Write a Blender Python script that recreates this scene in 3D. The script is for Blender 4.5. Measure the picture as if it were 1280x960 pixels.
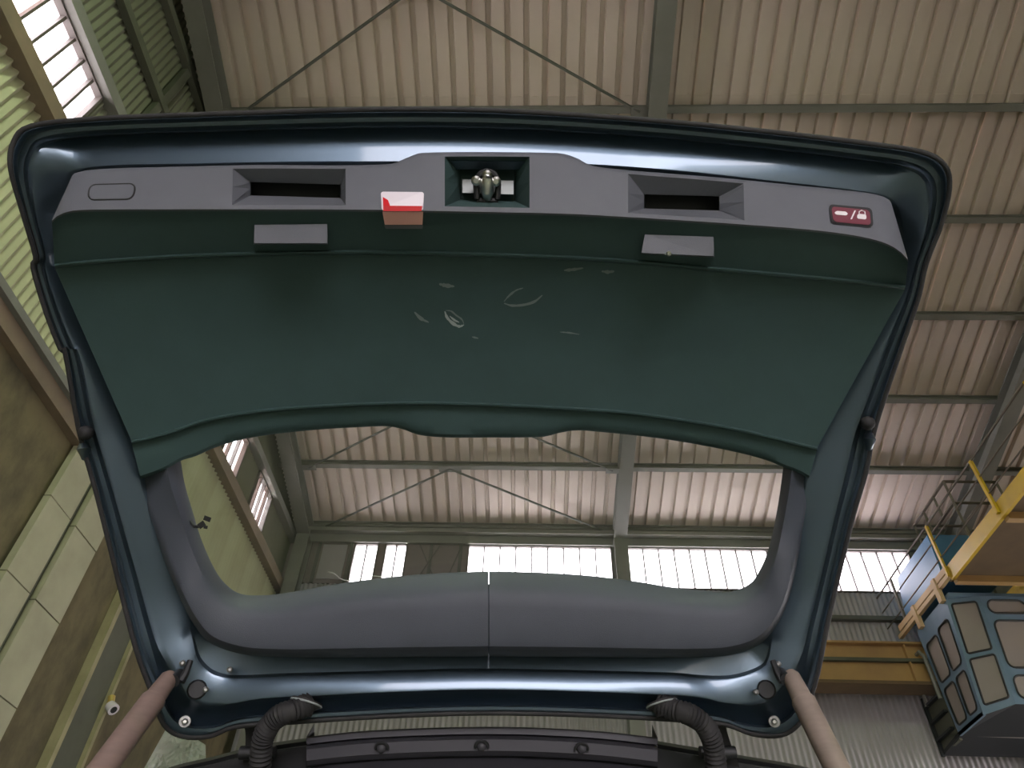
import bpy, bmesh, math, random
import numpy as np
from mathutils import Vector, Matrix

random.seed(7)
rng = np.random.RandomState(7)
scene = bpy.context.scene
for o in list(bpy.data.objects):
    bpy.data.objects.remove(o)
COL = scene.collection

# ------------------------------------------------------------------ camera
F = 900.0                                   # focal length in pixels of a 1280 x 960 frame
PIT, ROLL, YAW, SLOPE = [math.radians(a) for a in (45.07, 2.305, 2.672, 14.23)]
CAM = np.array([0.0, 0.0, 1.35])
_cp, _sp = math.cos(PIT), math.sin(PIT)
FW = np.array([-math.sin(YAW)*_cp, math.cos(YAW)*_cp, _sp])
_rt = np.array([math.cos(YAW), math.sin(YAW), 0.0])
_up = np.cross(_rt, FW)
RT = math.cos(ROLL)*_rt + math.sin(ROLL)*_up
UP = -math.sin(ROLL)*_rt + math.cos(ROLL)*_up
cam_data = bpy.data.cameras.new('camera')
cam = bpy.data.objects.new('camera', cam_data)
COL.objects.link(cam)
cam_data.sensor_width = 36.0
cam_data.lens = F/1280*36.0
cam_data.clip_start = 0.02
cam_data.clip_end = 200
M = Matrix.Identity(4)
for i in range(3):
    M[i][0], M[i][1], M[i][2], M[i][3] = RT[i], UP[i], -FW[i], CAM[i]
cam.matrix_world = M
scene.camera = cam

# ------------------------------------------------------------------ light
world = bpy.data.worlds.new('sky')
scene.world = world
world.use_nodes = True
bg = world.node_tree.nodes['Background']
bg.inputs['Color'].default_value = (1.0, 0.925, 0.975, 1)     # bright overcast sky
bg.inputs['Strength'].default_value = 2.8
vs = scene.view_settings
vs.view_transform = 'Standard'
vs.look = 'None'
vs.gamma = 1.0
vs.use_curve_mapping = False
vs.exposure = 2.05

# ------------------------------------------------------------------ materials
def principled(name, col, rough=0.6, metal=0.0, noise=None, coat=0.0, spec=0.5, bump=None, col2=None):
    """noise = (scale, amount, stretch xyz): mixes col with col2 through a noise texture on object coordinates."""
    m = bpy.data.materials.new(name)
    m.use_nodes = True
    nt = m.node_tree
    b = nt.nodes['Principled BSDF']
    b.inputs['Base Color'].default_value = (*col, 1)
    b.inputs['Roughness'].default_value = rough
    b.inputs['Metallic'].default_value = metal
    b.inputs['Coat Weight'].default_value = coat
    b.inputs['Coat Roughness'].default_value = 0.06
    b.inputs['Specular IOR Level'].default_value = spec
    if noise or bump:
        tc = nt.nodes.new('ShaderNodeTexCoord')
    if noise:
        sc, lo, hi, st = noise
        mp = nt.nodes.new('ShaderNodeMapping')
        mp.inputs['Scale'].default_value = st
        nt.links.new(tc.outputs['Object'], mp.inputs['Vector'])
        n = nt.nodes.new('ShaderNodeTexNoise')
        n.inputs['Scale'].default_value = sc
        n.inputs['Detail'].default_value = 6
        n.inputs['Roughness'].default_value = 0.62
        nt.links.new(mp.outputs['Vector'], n.inputs['Vector'])
        r = nt.nodes.new('ShaderNodeValToRGB')
        r.color_ramp.elements[0].position = lo
        r.color_ramp.elements[1].position = hi
        r.color_ramp.elements[0].color = (*col, 1)
        c2 = col2 if col2 else tuple(c*0.6 for c in col)
        r.color_ramp.elements[1].color = (*c2, 1)
        nt.links.new(n.outputs['Fac'], r.inputs['Fac'])
        nt.links.new(r.outputs['Color'], b.inputs['Base Color'])
    if bump:
        sc, strength = bump
        n2 = nt.nodes.new('ShaderNodeTexNoise')
        n2.inputs['Scale'].default_value = sc
        n2.inputs['Detail'].default_value = 3
        nt.links.new(tc.outputs['Object'], n2.inputs['Vector'])
        bp = nt.nodes.new('ShaderNodeBump')
        bp.inputs['Strength'].default_value = strength
        bp.inputs['Distance'].default_value = 0.002
        nt.links.new(n2.outputs['Fac'], bp.inputs['Height'])
        nt.links.new(bp.outputs['Normal'], b.inputs['Normal'])
    return m

def clear_mat(name, tint, trans, rough=0.05, white=0.0, matte=None):
    """transparent pane with a glossy skin; white = share of milky translucent body"""
    m = bpy.data.materials.new(name)
    m.use_nodes = True
    nt = m.node_tree
    nt.nodes.clear()
    out = nt.nodes.new('ShaderNodeOutputMaterial')
    t = nt.nodes.new('ShaderNodeBsdfTransparent')
    t.inputs['Color'].default_value = (*tint, 1)
    g = nt.nodes.new('ShaderNodeBsdfGlossy')
    g.inputs['Roughness'].default_value = rough
    mx = nt.nodes.new('ShaderNodeMixShader')
    mx.inputs['Fac'].default_value = 1-trans
    nt.links.new(t.outputs[0], mx.inputs[1])
    nt.links.new(g.outputs[0], mx.inputs[2])
    last = mx
    if white > 0:
        tl = nt.nodes.new('ShaderNodeBsdfTranslucent')
        tl.inputs['Color'].default_value = (*tint, 1)
        m2 = nt.nodes.new('ShaderNodeMixShader')
        m2.inputs['Fac'].default_value = white
        nt.links.new(mx.outputs[0], m2.inputs[1])
        nt.links.new(tl.outputs[0], m2.inputs[2])
        last = m2
    if matte:
        df = nt.nodes.new('ShaderNodeBsdfDiffuse')
        df.inputs['Color'].default_value = (*matte[1], 1)
        m3 = nt.nodes.new('ShaderNodeMixShader')
        m3.inputs['Fac'].default_value = matte[0]
        nt.links.new(last.outputs[0], m3.inputs[1])
        nt.links.new(df.outputs[0], m3.inputs[2])
        last = m3
    nt.links.new(last.outputs[0], out.inputs['Surface'])
    return m

MT = {}
ONE = (1, 1, 1)
MT['paint'] = principled('dark_teal_car_paint', (0.095, 0.135, 0.175), 0.34, 0.8, coat=0.6, bump=(60, 0.03))
MT['trim'] = principled('charcoal_trim_plastic', (0.032, 0.068, 0.066), 0.70, noise=(9, 0.35, 0.75, ONE), col2=(0.026, 0.057, 0.055), bump=(900, 0.25))
MT['trim2'] = principled('grey_trim_plastic', (0.112, 0.120, 0.138), 0.6, noise=(7, 0.4, 0.8, ONE), col2=(0.094, 0.101, 0.116), bump=(900, 0.2))
MT['trim2_shaded'] = principled('shaded_grey_trim_plastic', (0.052, 0.060, 0.076), 0.6, noise=(7, 0.4, 0.8, ONE), col2=(0.044, 0.051, 0.065), bump=(900, 0.2))  # same plastic as the grey trim, its shading put into a darker colour
MT['trim4'] = principled('black_trim_plastic', (0.028, 0.028, 0.033), 0.55, noise=(7, 0.4, 0.8, ONE), col2=(0.022, 0.022, 0.027))
MT['black'] = principled('black_rubber', (0.012, 0.013, 0.014), 0.55)
MT['rubber'] = principled('dusty_rubber', (0.014, 0.014, 0.015), 0.75, noise=(40, 0.4, 0.7, ONE), col2=(0.028, 0.027, 0.026))
MT['steel'] = principled('bright_steel', (0.62, 0.62, 0.60), 0.28, 1.0)
MT['zinc'] = principled('dull_zinc', (0.40, 0.40, 0.39), 0.5, 0.7)
MT['greyzinc'] = principled('grey_latch_steel', (0.17, 0.185, 0.18), 0.45, 0.5)
MT['strut'] = principled('dusty_brown_strut', (0.23, 0.16, 0.135), 0.7, noise=(14, 0.35, 0.75, (1, 1, 4)), col2=(0.17, 0.12, 0.10))
MT['strut2'] = principled('dusty_tan_strut', (0.27, 0.215, 0.175), 0.7, noise=(14, 0.35, 0.75, (1, 1, 4)), col2=(0.20, 0.16, 0.13))
MT['red'] = principled('red_lens', (0.62, 0.02, 0.03), 0.2, coat=0.5)
MT['pinkred'] = principled('pale_red_lens', (0.75, 0.40, 0.34), 0.3, coat=0.3)
MT['white'] = principled('clear_white_lens', (0.80, 0.74, 0.80), 0.25, coat=0.4)
MT['darkred'] = principled('dark_red_button', (0.17, 0.035, 0.055), 0.4)
MT['mark'] = principled('pale_scuff', (0.30, 0.34, 0.33), 0.9)
MT['mark2'] = principled('faint_scuff', (0.15, 0.18, 0.175), 0.9)
MT['whiteprint'] = principled('white_print', (0.8, 0.76, 0.78), 0.5)
MT['roof'] = principled('cream_roof_sheet', (0.62, 0.535, 0.465), 0.55, noise=(0.55, 0.35, 0.8, (1, .35, 1)), col2=(0.50, 0.42, 0.37))
MT['roofsteel'] = principled('grey_roof_steel', (0.20, 0.20, 0.18), 0.6, noise=(1.5, 0.35, 0.8, ONE), col2=(0.15, 0.15, 0.13))
MT['brace'] = principled('dark_brace_rod', (0.10, 0.105, 0.09), 0.6)
MT['wallsheet'] = principled('cream_wall_sheet', (0.44, 0.435, 0.285), 0.6, noise=(0.9, 0.40, 0.85, (1, 1, .35)), col2=(0.27, 0.25, 0.16))
MT['wallgreen'] = principled('olive_wall_sheet', (0.15, 0.15, 0.105), 0.65, noise=(0.9, 0.40, 0.85, (1, 1, .35)), col2=(0.10, 0.11, 0.075))
MT['farsheet'] = principled('grey_wall_sheet', (0.34, 0.325, 0.335), 0.55, noise=(0.6, 0.40, 0.85, (1, 1, .35)), col2=(0.22, 0.205, 0.205))
MT['farpanel'] = principled('brown_wall_panel', (0.20, 0.17, 0.165), 0.7, noise=(1.2, 0.40, 0.8, ONE), col2=(0.14, 0.12, 0.115))
MT['brownwall'] = principled('stained_brown_render', (0.15, 0.125, 0.065), 0.9, noise=(2.2, 0.42, 0.62, (1, 1, .6)), col2=(0.080, 0.070, 0.040), bump=(30, 0.5))
MT['slab'] = principled('pale_concrete_slab', (0.40, 0.39, 0.27), 0.85, noise=(2.2, 0.35, 0.8, ONE), col2=(0.31, 0.30, 0.21), bump=(40, 0.3))
MT['rustbeam'] = principled('rusty_grey_beam', (0.22, 0.165, 0.11), 0.8, noise=(1.6, 0.4, 0.75, ONE), col2=(0.14, 0.115, 0.08))
MT['channel'] = principled('dark_green_channel', (0.095, 0.10, 0.07), 0.7, noise=(1.5, 0.4, 0.75, ONE), col2=(0.065, 0.07, 0.05))
MT['channeledge'] = principled('pale_yellow_edge', (0.33, 0.30, 0.17), 0.7, noise=(3, 0.4, 0.75, ONE), col2=(0.22, 0.2, 0.11))
MT['floor'] = principled('grey_green_concrete', (0.34, 0.335, 0.29), 0.8, noise=(0.7, 0.35, 0.75, ONE), col2=(0.26, 0.26, 0.22), bump=(20, 0.3))
MT['yellow'] = principled('yellow_crane_paint', (0.58, 0.38, 0.02), 0.5, noise=(2.0, 0.45, 0.8, ONE), col2=(0.42, 0.26, 0.03))
MT['ochre'] = principled('ochre_girder_paint', (0.42, 0.26, 0.10), 0.6, noise=(1.2, 0.4, 0.8, ONE), col2=(0.30, 0.17, 0.08))
MT['tan'] = principled('pale_tan_timber', (0.60, 0.43, 0.24), 0.7, noise=(3.0, 0.4, 0.8, (1, .2, 1)), col2=(0.46, 0.31, 0.17))
MT['rustplate'] = principled('rusty_deck_plate', (0.13, 0.085, 0.045), 0.85, noise=(2.0, 0.4, 0.75, ONE), col2=(0.09, 0.06, 0.035))
MT['cabblue'] = principled('blue_cab_paint', (0.14, 0.215, 0.30), 0.5, noise=(2.5, 0.42, 0.8, ONE), col2=(0.085, 0.165, 0.22))
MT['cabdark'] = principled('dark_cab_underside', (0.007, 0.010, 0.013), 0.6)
MT['cabin'] = principled('grey_cab_interior', (0.23, 0.21, 0.19), 0.8)
MT['blue'] = principled('blue_housing_paint', (0.075, 0.20, 0.36), 0.5)
MT['railsteel'] = principled('brown_handrail', (0.12, 0.10, 0.075), 0.6)
MT['glass'] = clear_mat('clear_window_glass', (0.96, 0.98, 0.97), 0.96, 0.02)
MT['cabglass'] = clear_mat('tan_cab_glass', (0.72, 0.68, 0.66), 0.84, 0.12, 0.2, (0.6, (0.46, 0.41, 0.385)))  # even tan diffuse share makes the panes paler
MT['daypane'] = clear_mat('frosted_pane', (1.0, 0.99, 1.0), 0.95, 0.3, 0.25)
MT['rustpane'] = clear_mat('rust_stained_pane', (0.80, 0.72, 0.70), 0.92, 0.3, 0.45)
MT['film'] = clear_mat('clear_plastic_film', (0.92, 0.97, 0.92), 0.70, 0.10, 0.25, (0.35, (0.62, 0.66, 0.60)))
MT['mullion'] = principled('dark_mullion', (0.11, 0.095, 0.085), 0.6)
MT['brass'] = principled('brass_fitting', (0.55, 0.40, 0.12), 0.4, 0.6)

# ------------------------------------------------------------------ helpers
ORG = {}
def mesh_data(name, verts, faces, mat, smooth=None):
    me = bpy.data.meshes.new(name)
    me.from_pydata([tuple(v) for v in verts], [], [tuple(f) for f in faces])
    me.update()
    if mat is not None:
        me.materials.append(MT[mat])
    bm = bmesh.new()
    bm.from_mesh(me)
    bmesh.ops.recalc_face_normals(bm, faces=bm.faces)
    if smooth is not None:
        for f in bm.faces:
            f.smooth = True
        for e in bm.edges:
            e.smooth = len(e.link_faces) == 2 and e.calc_face_angle(0) < math.radians(smooth)
    bm.to_mesh(me)
    bm.free()
    return me

def obj(name, verts, faces, mat, parent=None, smooth=None, at=None):
    """one mesh object; verts in world space; 'at' is its origin when top level"""
    o0 = ORG[parent.name] if parent is not None else (np.array(at, float) if at is not None else np.zeros(3))
    v = np.asarray(verts, float) - o0
    o = bpy.data.objects.new(name, mesh_data(name, v, faces, mat, smooth))
    COL.objects.link(o)
    if parent is not None:
        o.parent = parent
    else:
        o.location = o0
    ORG[o.name] = o0
    return o

def empty(name, loc):
    o = bpy.data.objects.new(name, None)
    COL.objects.link(o)
    o.location = tuple(loc)
    o.empty_display_size = 0.1
    ORG[o.name] = np.array(loc, float)
    return o

def tag(o, label=None, cat=None, group=None, kind=None):
    if label: o['label'] = label
    if cat: o['category'] = cat
    if group: o['group'] = group
    if kind: o['kind'] = kind
    return o

def box_vf(lo, hi):
    (a, b, c), (d, e, f) = lo, hi
    v = [(a,b,c),(d,b,c),(d,e,c),(a,e,c),(a,b,f),(d,b,f),(d,e,f),(a,e,f)]
    fs = [(0,3,2,1),(4,5,6,7),(0,1,5,4),(1,2,6,5),(2,3,7,6),(3,0,4,7)]
    return v, fs

def merge(*parts):
    V, Fc = [], []
    for v, f in parts:
        n = len(V)
        V += [tuple(p) for p in v]
        Fc += [tuple(i+n for i in q) for q in f]
    return V, Fc

def bar_vf(a, b, w, h, upv=(0, 0, 1)):
    a = np.array(a, float); b = np.array(b, float)
    d = b-a; d /= np.linalg.norm(d)
    u = np.array(upv, float)
    s = np.cross(d, u)
    if np.linalg.norm(s) < 1e-6: s = np.cross(d, (1, 0, 0))
    s /= np.linalg.norm(s); u = np.cross(s, d)
    v = []
    for p in (a, b):
        for i, j in ((-1,-1),(1,-1),(1,1),(-1,1)):
            v.append(p+s*w/2*i+u*h/2*j)
    return v, [(0,1,2,3),(7,6,5,4),(0,4,5,1),(1,5,6,2),(2,6,7,3),(3,7,4,0)]

def ibeam_vf(a, b, w, h, t=0.02, upv=(0, 0, 1)):
    a = np.array(a, float); b = np.array(b, float)
    d = b-a; d /= np.linalg.norm(d)
    s = np.cross(d, upv); s /= np.linalg.norm(s); u = np.cross(s, d)
    return merge(bar_vf(a+u*(h/2-t/2), b+u*(h/2-t/2), w, t, upv),
                 bar_vf(a-u*(h/2-t/2), b-u*(h/2-t/2), w, t, upv),
                 bar_vf(a, b, t, h-2*t, upv))

def tube_vf(path, r, n=10, cap=True):
    path = [np.array(p, float) for p in path]
    rs = r if hasattr(r, '__len__') else [r]*len(path)
    V, Fc = [], []
    t0 = path[1]-path[0]; t0 /= np.linalg.norm(t0)
    ref = np.array((0, 0, 1.0)) if abs(t0[2]) < .9 else np.array((1.0, 0, 0))
    s = np.cross(t0, ref); s /= np.linalg.norm(s)
    for i, p in enumerate(path):
        t = path[min(i+1, len(path)-1)]-path[max(i-1, 0)]
        t /= np.linalg.norm(t)
        s = s-t*np.dot(s, t); s /= np.linalg.norm(s)
        u = np.cross(t, s)
        for k in range(n):
            a = 2*math.pi*k/n
            V.append(p+(s*math.cos(a)+u*math.sin(a))*rs[i])
    for i in range(len(path)-1):
        for k in range(n):
            Fc.append((i*n+k, i*n+(k+1) % n, (i+1)*n+(k+1) % n, (i+1)*n+k))
    if cap:
        Fc.append(tuple(range(n))); Fc.append(tuple(range((len(path)-1)*n, len(path)*n)))
    return V, Fc

def catmull(pts, m=6, closed=False):
    P = np.array(pts, float)
    n = len(P); out = []
    segs = n if closed else n-1
    for i in range(segs):
        if closed:
            p0, p1, p2, p3 = P[(i-1) % n], P[i], P[(i+1) % n], P[(i+2) % n]
        else:
            p1, p2 = P[i], P[i+1]
            p0 = P[i-1] if i > 0 else 2*p1-p2
            p3 = P[i+2] if i+2 < n else 2*p2-p1
        for k in range(m):
            t = k/m
            out.append(0.5*(2*p1+(p2-p0)*t+(2*p0-5*p1+4*p2-p3)*t*t+(3*p1-p0-3*p2+p3)*t**3))
    if not closed: out.append(P[-1])
    return np.array(out)

def grid_faces(nr, nc, closed=False):
    f = []
    for i in range(nr-1):
        for j in range(nc if closed else nc-1):
            f.append((i*nc+j, i*nc+(j+1) % nc, (i+1)*nc+(j+1) % nc, (i+1)*nc+j))
    return f

def rays(x, y): return (np.asarray(x, float)-640)/F, (480-np.asarray(y, float))/F
def T(x, y, d):
    """a point of the car: seen at (x, y), d metres along the view axis; the car's width is turned 1.7 degrees"""
    a, b = rays(x, y)
    d = d*(1+0.03*(x-605)/F)
    return CAM+d*(a*RT+b*UP+FW)

# ================================================================== the hall
ZR = 10.7+CAM[2]
def zroof(y): return ZR-math.tan(SLOPE)*y
XL, YF = -4.62, 11.65                      # left wall, far wall
WZ0, WZ1 = 6.48+CAM[2], 7.39+CAM[2]        # window band of the left wall

# floor
o = obj('floor', *box_vf((-14, -24, -0.2), (30, 16, 0)), 'floor'); tag(o, kind='structure')

# ceiling with trapezoid sheets, purlins, rafters, braces
ceil = empty('ceiling', (0, 5, zroof(5))); tag(ceil, kind='structure')
PITCH = 0.245
def roof_sheet_mesh(L):
    prof = []
    for k in range(4):
        x = k*PITCH
        prof += [(x, 0), (x+.165, 0), (x+.178, .065), (x+.232, .065)]
    prof.append((4*PITCH, 0))
    prof.append((4*PITCH+.012, 0.0))
    V = []
    for yy in (0, L):
        V += [(x, yy*math.cos(SLOPE), z-yy*math.sin(SLOPE)) for x, z in prof]
    n = len(prof)
    for yy in (0, L):
        V += [(x, yy*math.cos(SLOPE), z+.006-yy*math.sin(SLOPE)) for x, z in prof]
    Fc = [(i, i+1, n+i+1, n+i) for i in range(n-1)] + [(2*n+i, 3*n+i, 3*n+i+1, 2*n+i+1) for i in range(n-1)]
    Fc += [(i, 2*n+i, 2*n+i+1, i+1) for i in range(n-1)] + [(n+i, n+i+1, 3*n+i+1, 3*n+i) for i in range(n-1)]
    Fc += [(0, n, 3*n, 2*n), (n-1, 3*n-1, 4*n-1, 2*n-1)]
    return mesh_data('roof_sheet', V, Fc, 'roof')
def roof_len(y0, y1): return (y1-y0)/math.cos(SLOPE)
spans = [(-7.0, 4.30, 0.0), (4.12, 12.1, -0.008)]
for y0, y1, dz in spans:
    me = roof_sheet_mesh(roof_len(y0, y1))
    x = XL-0.15
    while x < 11.5:
        s = bpy.data.objects.new('roof_sheet', me)
        COL.objects.link(s)
        s.parent = ceil
        s.location = (x, y0-5, zroof(y0)-zroof(5)+dz)
        x += 4*PITCH
PUR = [1.35, 2.80, 4.26, 5.73, 7.21, 8.68, 10.10, 11.50]
for y in PUR+[-0.1, -1.55, -3.0, -4.5, -6.0]:
    z = zroof(y)-0.075
    obj('purlin', *ibeam_vf((XL, y, z), (11.4, y, z), 0.09, 0.13, 0.016, (0, math.sin(SLOPE), math.cos(SLOPE))), 'roofsteel', ceil)
RAF = [-4.30, 1.57, 7.66]
for x in RAF:
    a = (x, -7, zroof(-7)-0.27); b = (x, 11.6, zroof(11.6)-0.27)
    obj('rafter', *ibeam_vf(a, b, 0.24, 0.30, 0.022, (0, 0, 1)), 'roofsteel', ceil)
for k in (1, 2, 5, 6):
    ya, yb = PUR[k], PUR[k+1]
    mid = (RAF[0]+RAF[1])/2-0.15
    pa = (mid, ya, zroof(ya)-0.16)
    obj('gusset_plate', *bar_vf((mid-.2, ya, zroof(ya)-0.16), (mid+.2, ya, zroof(ya)-0.16), 0.16, 0.012), 'roofsteel', ceil)
    for xe in (RAF[0]+.25, RAF[1]-.2):
        pb = (xe, yb, zroof(yb)-0.16)
        obj('brace_rod', *tube_vf([pa, pb], 0.02, 6), 'brace', ceil)
        obj('gusset_plate', *bar_vf((xe-.12, yb, zroof(yb)-0.16), (xe+.12, yb, zroof(yb)-0.16), 0.14, 0.012), 'roofsteel', ceil)

# walls behind and right of the camera: the hall is closed but for a wide door on the yard and an added side opening
rear = empty('wall_rear', (3, -7, 0)); tag(rear, kind='structure')
DX0, DX1, DZ = -1.5, 4.5, 4.0
obj('wall_panel', *box_vf((XL-.35, -7.25, 0), (DX0, -7, zroof(-7))), 'brownwall', rear)
obj('wall_panel', *box_vf((DX1, -7.25, 0), (11.6, -7, zroof(-7))), 'brownwall', rear)
obj('wall_panel', *box_vf((DX0, -7.25, DZ), (DX1, -7, zroof(-7))), 'brownwall', rear)
obj('door_jamb', *box_vf((DX0, -7.3, 0), (DX0+.15, -6.95, DZ)), 'roofsteel', rear)
obj('door_jamb', *box_vf((DX1-.15, -7.3, 0), (DX1, -6.95, DZ)), 'roofsteel', rear)
obj('door_lintel', *box_vf((DX0, -7.3, DZ-.2), (DX1, -6.95, DZ)), 'roofsteel', rear)
wr = empty('wall_right', (11.5, 2, 0)); tag(wr, kind='structure')
def side_panel(y0, y1, z0):
    v = [(x, y, z) for x in (11.4, 11.6) for y, z in ((y0, z0), (y1, z0), (y1, zroof(y1)), (y0, zroof(y0)))]
    obj('wall_panel', v, [(0,1,2,3),(7,6,5,4),(0,4,5,1),(1,5,6,2),(2,6,7,3),(3,7,4,0)], 'brownwall', wr)
side_panel(-7.2, 6.8, 0); side_panel(6.8, 11.2, 5.4); side_panel(11.2, 12.0, 0)       # unseen opening, added to bring daylight onto the far end

# corrugated wall sheets
def corr_mesh(name, width, pitch, depth, mat, axis):
    """vertical sheet 1 m tall (scaled per copy); runs along axis 0 (x) or 1 (y); corrugation points into the hall"""
    n = int(round(width/pitch))
    pts = []
    for k in range(n*6+1):
        u = k/6*pitch
        pts.append((u, depth*0.5*(1-math.cos(2*math.pi*k/6))))
    V = []
    for z in (0, 1):
        for u, w in pts:
            V.append((u, -w, z) if axis == 0 else (w, u, z))
    m = len(pts)
    for z in (0, 1):
        for u, w in pts:
            V.append((u, -w+.005, z) if axis == 0 else (w-.005, u, z))
    Fc = [(i, i+1, m+i+1, m+i) for i in range(m-1)] + [(2*m+i, 3*m+i, 3*m+i+1, 2*m+i+1) for i in range(m-1)]
    Fc += [(0, m, 3*m, 2*m), (m-1, 3*m-1, 4*m-1, 2*m-1)]
    return mesh_data(name, V, Fc, mat, 50)
def put(me, name, parent, loc, sz):
    s = bpy.data.objects.new(name, me)
    COL.objects.link(s)
    s.parent = parent
    s.location = tuple(np.array(loc, float)-ORG[parent.name])
    s.scale = (1, 1, sz)
    return s

# ------------------------------------------------ left wall
BEAM_Z0, BEAM_Z1 = 4.53+CAM[2], 4.78+CAM[2]
wl = empty('wall_left', (XL, 4, 0)); tag(wl, kind='structure')
obj('masonry', *box_vf((XL-.35, -9, 0), (XL, YF+.3, BEAM_Z0)), 'brownwall', wl)
obj('ledge_beam', *box_vf((XL-.35, -9, BEAM_Z0), (XL+.10, YF, BEAM_Z0+.17)), 'rustbeam', wl)
obj('ledge_angle', *box_vf((XL-.05, -9, BEAM_Z0+.17), (XL+.16, YF, BEAM_Z1)), 'roofsteel', wl)
cwm = corr_mesh('wall_sheet', 0.9, 0.10, 0.045, 'wallsheet', 1)
cgm = corr_mesh('wall_sheet', 0.9, 0.09, 0.028, 'wallgreen', 1)
WINS = [(-6.0, 3.15), (8.02, 8.72), (9.42, 10.20)]
y = -7.0
while y < YF-0.05:
    yc = y+.45
    put(cwm, 'wall_sheet', wl, (XL, y, BEAM_Z1), WZ0-BEAM_Z1)
    put(cgm, 'wall_sheet', wl, (XL, y, WZ1), zroof(y)-WZ1+0.05)
    y += 0.9
# sheeting between the windows of the band
fm = {}
for a, b in ((3.15, 8.02), (8.72, 9.42), (10.20, YF)):
    n = max(1, int(round((b-a)/0.81)))
    w = (b-a)/n
    me = corr_mesh('wall_sheet', w, w/9, 0.028, 'wallgreen', 1)
    for k in range(n):
        put(me, 'wall_sheet', wl, (XL, a+k*w, WZ0), WZ1-WZ0)
obj('sill_girt', *box_vf((XL, -7, WZ0-.16), (XL+.16, YF, WZ0+.02)), 'rustbeam', wl)
obj('head_girt', *box_vf((XL, -7, WZ1-.02), (XL+.14, 3.4, WZ1+.14)), 'roofsteel', wl)
obj('head_girt', *box_vf((XL, 3.4, WZ1-.02), (XL+.14, YF, WZ1+.12)), 'roofsteel', wl)
for z in (8.35, 9.35):
    obj('wall_girt', *box_vf((XL+.03, -7, z+CAM[2]), (XL+.12, min(YF, (ZR-z-CAM[2])/math.tan(SLOPE)-.2), z+.12+CAM[2])), 'channel', wl)
for yy in (3.6, 4.35, 7.3):
    obj('wall_stud', *box_vf((XL+.02, yy, WZ1+.12), (XL+.10, yy+.10, zroof(yy)-.1)), 'channel', wl)
# windows of the left wall
for i, (a, b) in enumerate(WINS):
    w = empty('window_%d' % (i+1), (XL-.02, (a+b)/2, WZ0)); tag(w, kind='structure')
    obj('window_frame', *merge(box_vf((XL-.06, a, WZ0), (XL+.05, a+.03, WZ1)), box_vf((XL-.06, b-.03, WZ0), (XL+.05, b, WZ1)),
        box_vf((XL-.06, a, WZ1-.04), (XL+.05, b, WZ1)), box_vf((XL-.06, a, WZ0), (XL+.05, b, WZ0+.03))), 'mullion', w)
    st = 0.205
    n = max(1, int(round((b-a)/st))); st = (b-a)/n
    for k in range(n):
        y0, y1 = a+k*st, a+(k+1)*st
        if y1 < -1: continue
        stain = (i == 0 and y1 < 2.3) or (i > 0 and k % 2 == 0)
        obj('pane', *box_vf((XL-.03, y0, WZ0), (XL-.024, y1, WZ1)), 'rustpane' if stain else 'daypane', w)
        if k > 0:
            obj('mullion', *box_vf((XL-.035, y0-.014, WZ0), (XL+.03, y0+.014, WZ1)), 'mullion', w)
# pale slab pilaster
pil = empty('pilaster', (XL, 5.9, 0)); tag(pil, 'pale concrete slab pilaster with a dark centre groove on the brown wall', 'pilaster')
ZJ = [0, 0.78, 1.55, 2.33, 3.12, 3.92, BEAM_Z0-CAM[2]]
zz = [0.0] + [CAM[2]+q for q in (0.0, .78, 1.56, 2.34, 3.13, 3.92)] + [BEAM_Z0]
obj('pilaster_core', *box_vf((XL, 5.45, 0), (XL+.03, 6.38, BEAM_Z0)), 'channel', pil)
for y0, y1 in ((5.42, 5.82), (5.93, 6.40)):
    for a, b in zip(zz[:-1], zz[1:]):
        obj('concrete_slab', *box_vf((XL+.02, y0, a+.006), (XL+.09+random.uniform(-.004, .004), y1, b-.006)), 'slab', pil)
# dark vertical channel with pale edges
ch = empty('wall_channel', (XL, 7.5, 0)); tag(ch, 'dark vertical steel channel with pale yellow edges on the brown wall', 'channel')
obj('web', *box_vf((XL, 7.24, 0), (XL+.05, 7.72, BEAM_Z0)), 'channel', ch)
obj('edge_strip', *box_vf((XL, 7.17, 0), (XL+.10, 7.24, BEAM_Z0)), 'channeledge', ch)
obj('edge_strip', *box_vf((XL, 7.72, 0), (XL+.10, 7.77, BEAM_Z0)), 'channeledge', ch)
# small wall fitting
pf = np.array((XL+.10, 7.74, 2.88+CAM[2]))
wf = empty('wall_fitting', pf); tag(wf, 'small brass pipe fitting with a white ring on the wall channel', 'fitting')
obj('stem', *tube_vf([pf+(0, 0, .10), pf+(.02, 0, .03), pf+(.05, -.01, 0)], 0.038, 10), 'brass', wf, 40)
obj('collar', *tube_vf([pf+(.03, -.01, .0), pf+(.10, -.03, -.05)], [0.055, 0.06], 12), 'white', wf, 40)
obj('opening', *tube_vf([pf+(.099, -.03, -.05), pf+(.104, -.0315, -.0535)], 0.035, 12), 'black', wf)

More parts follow.
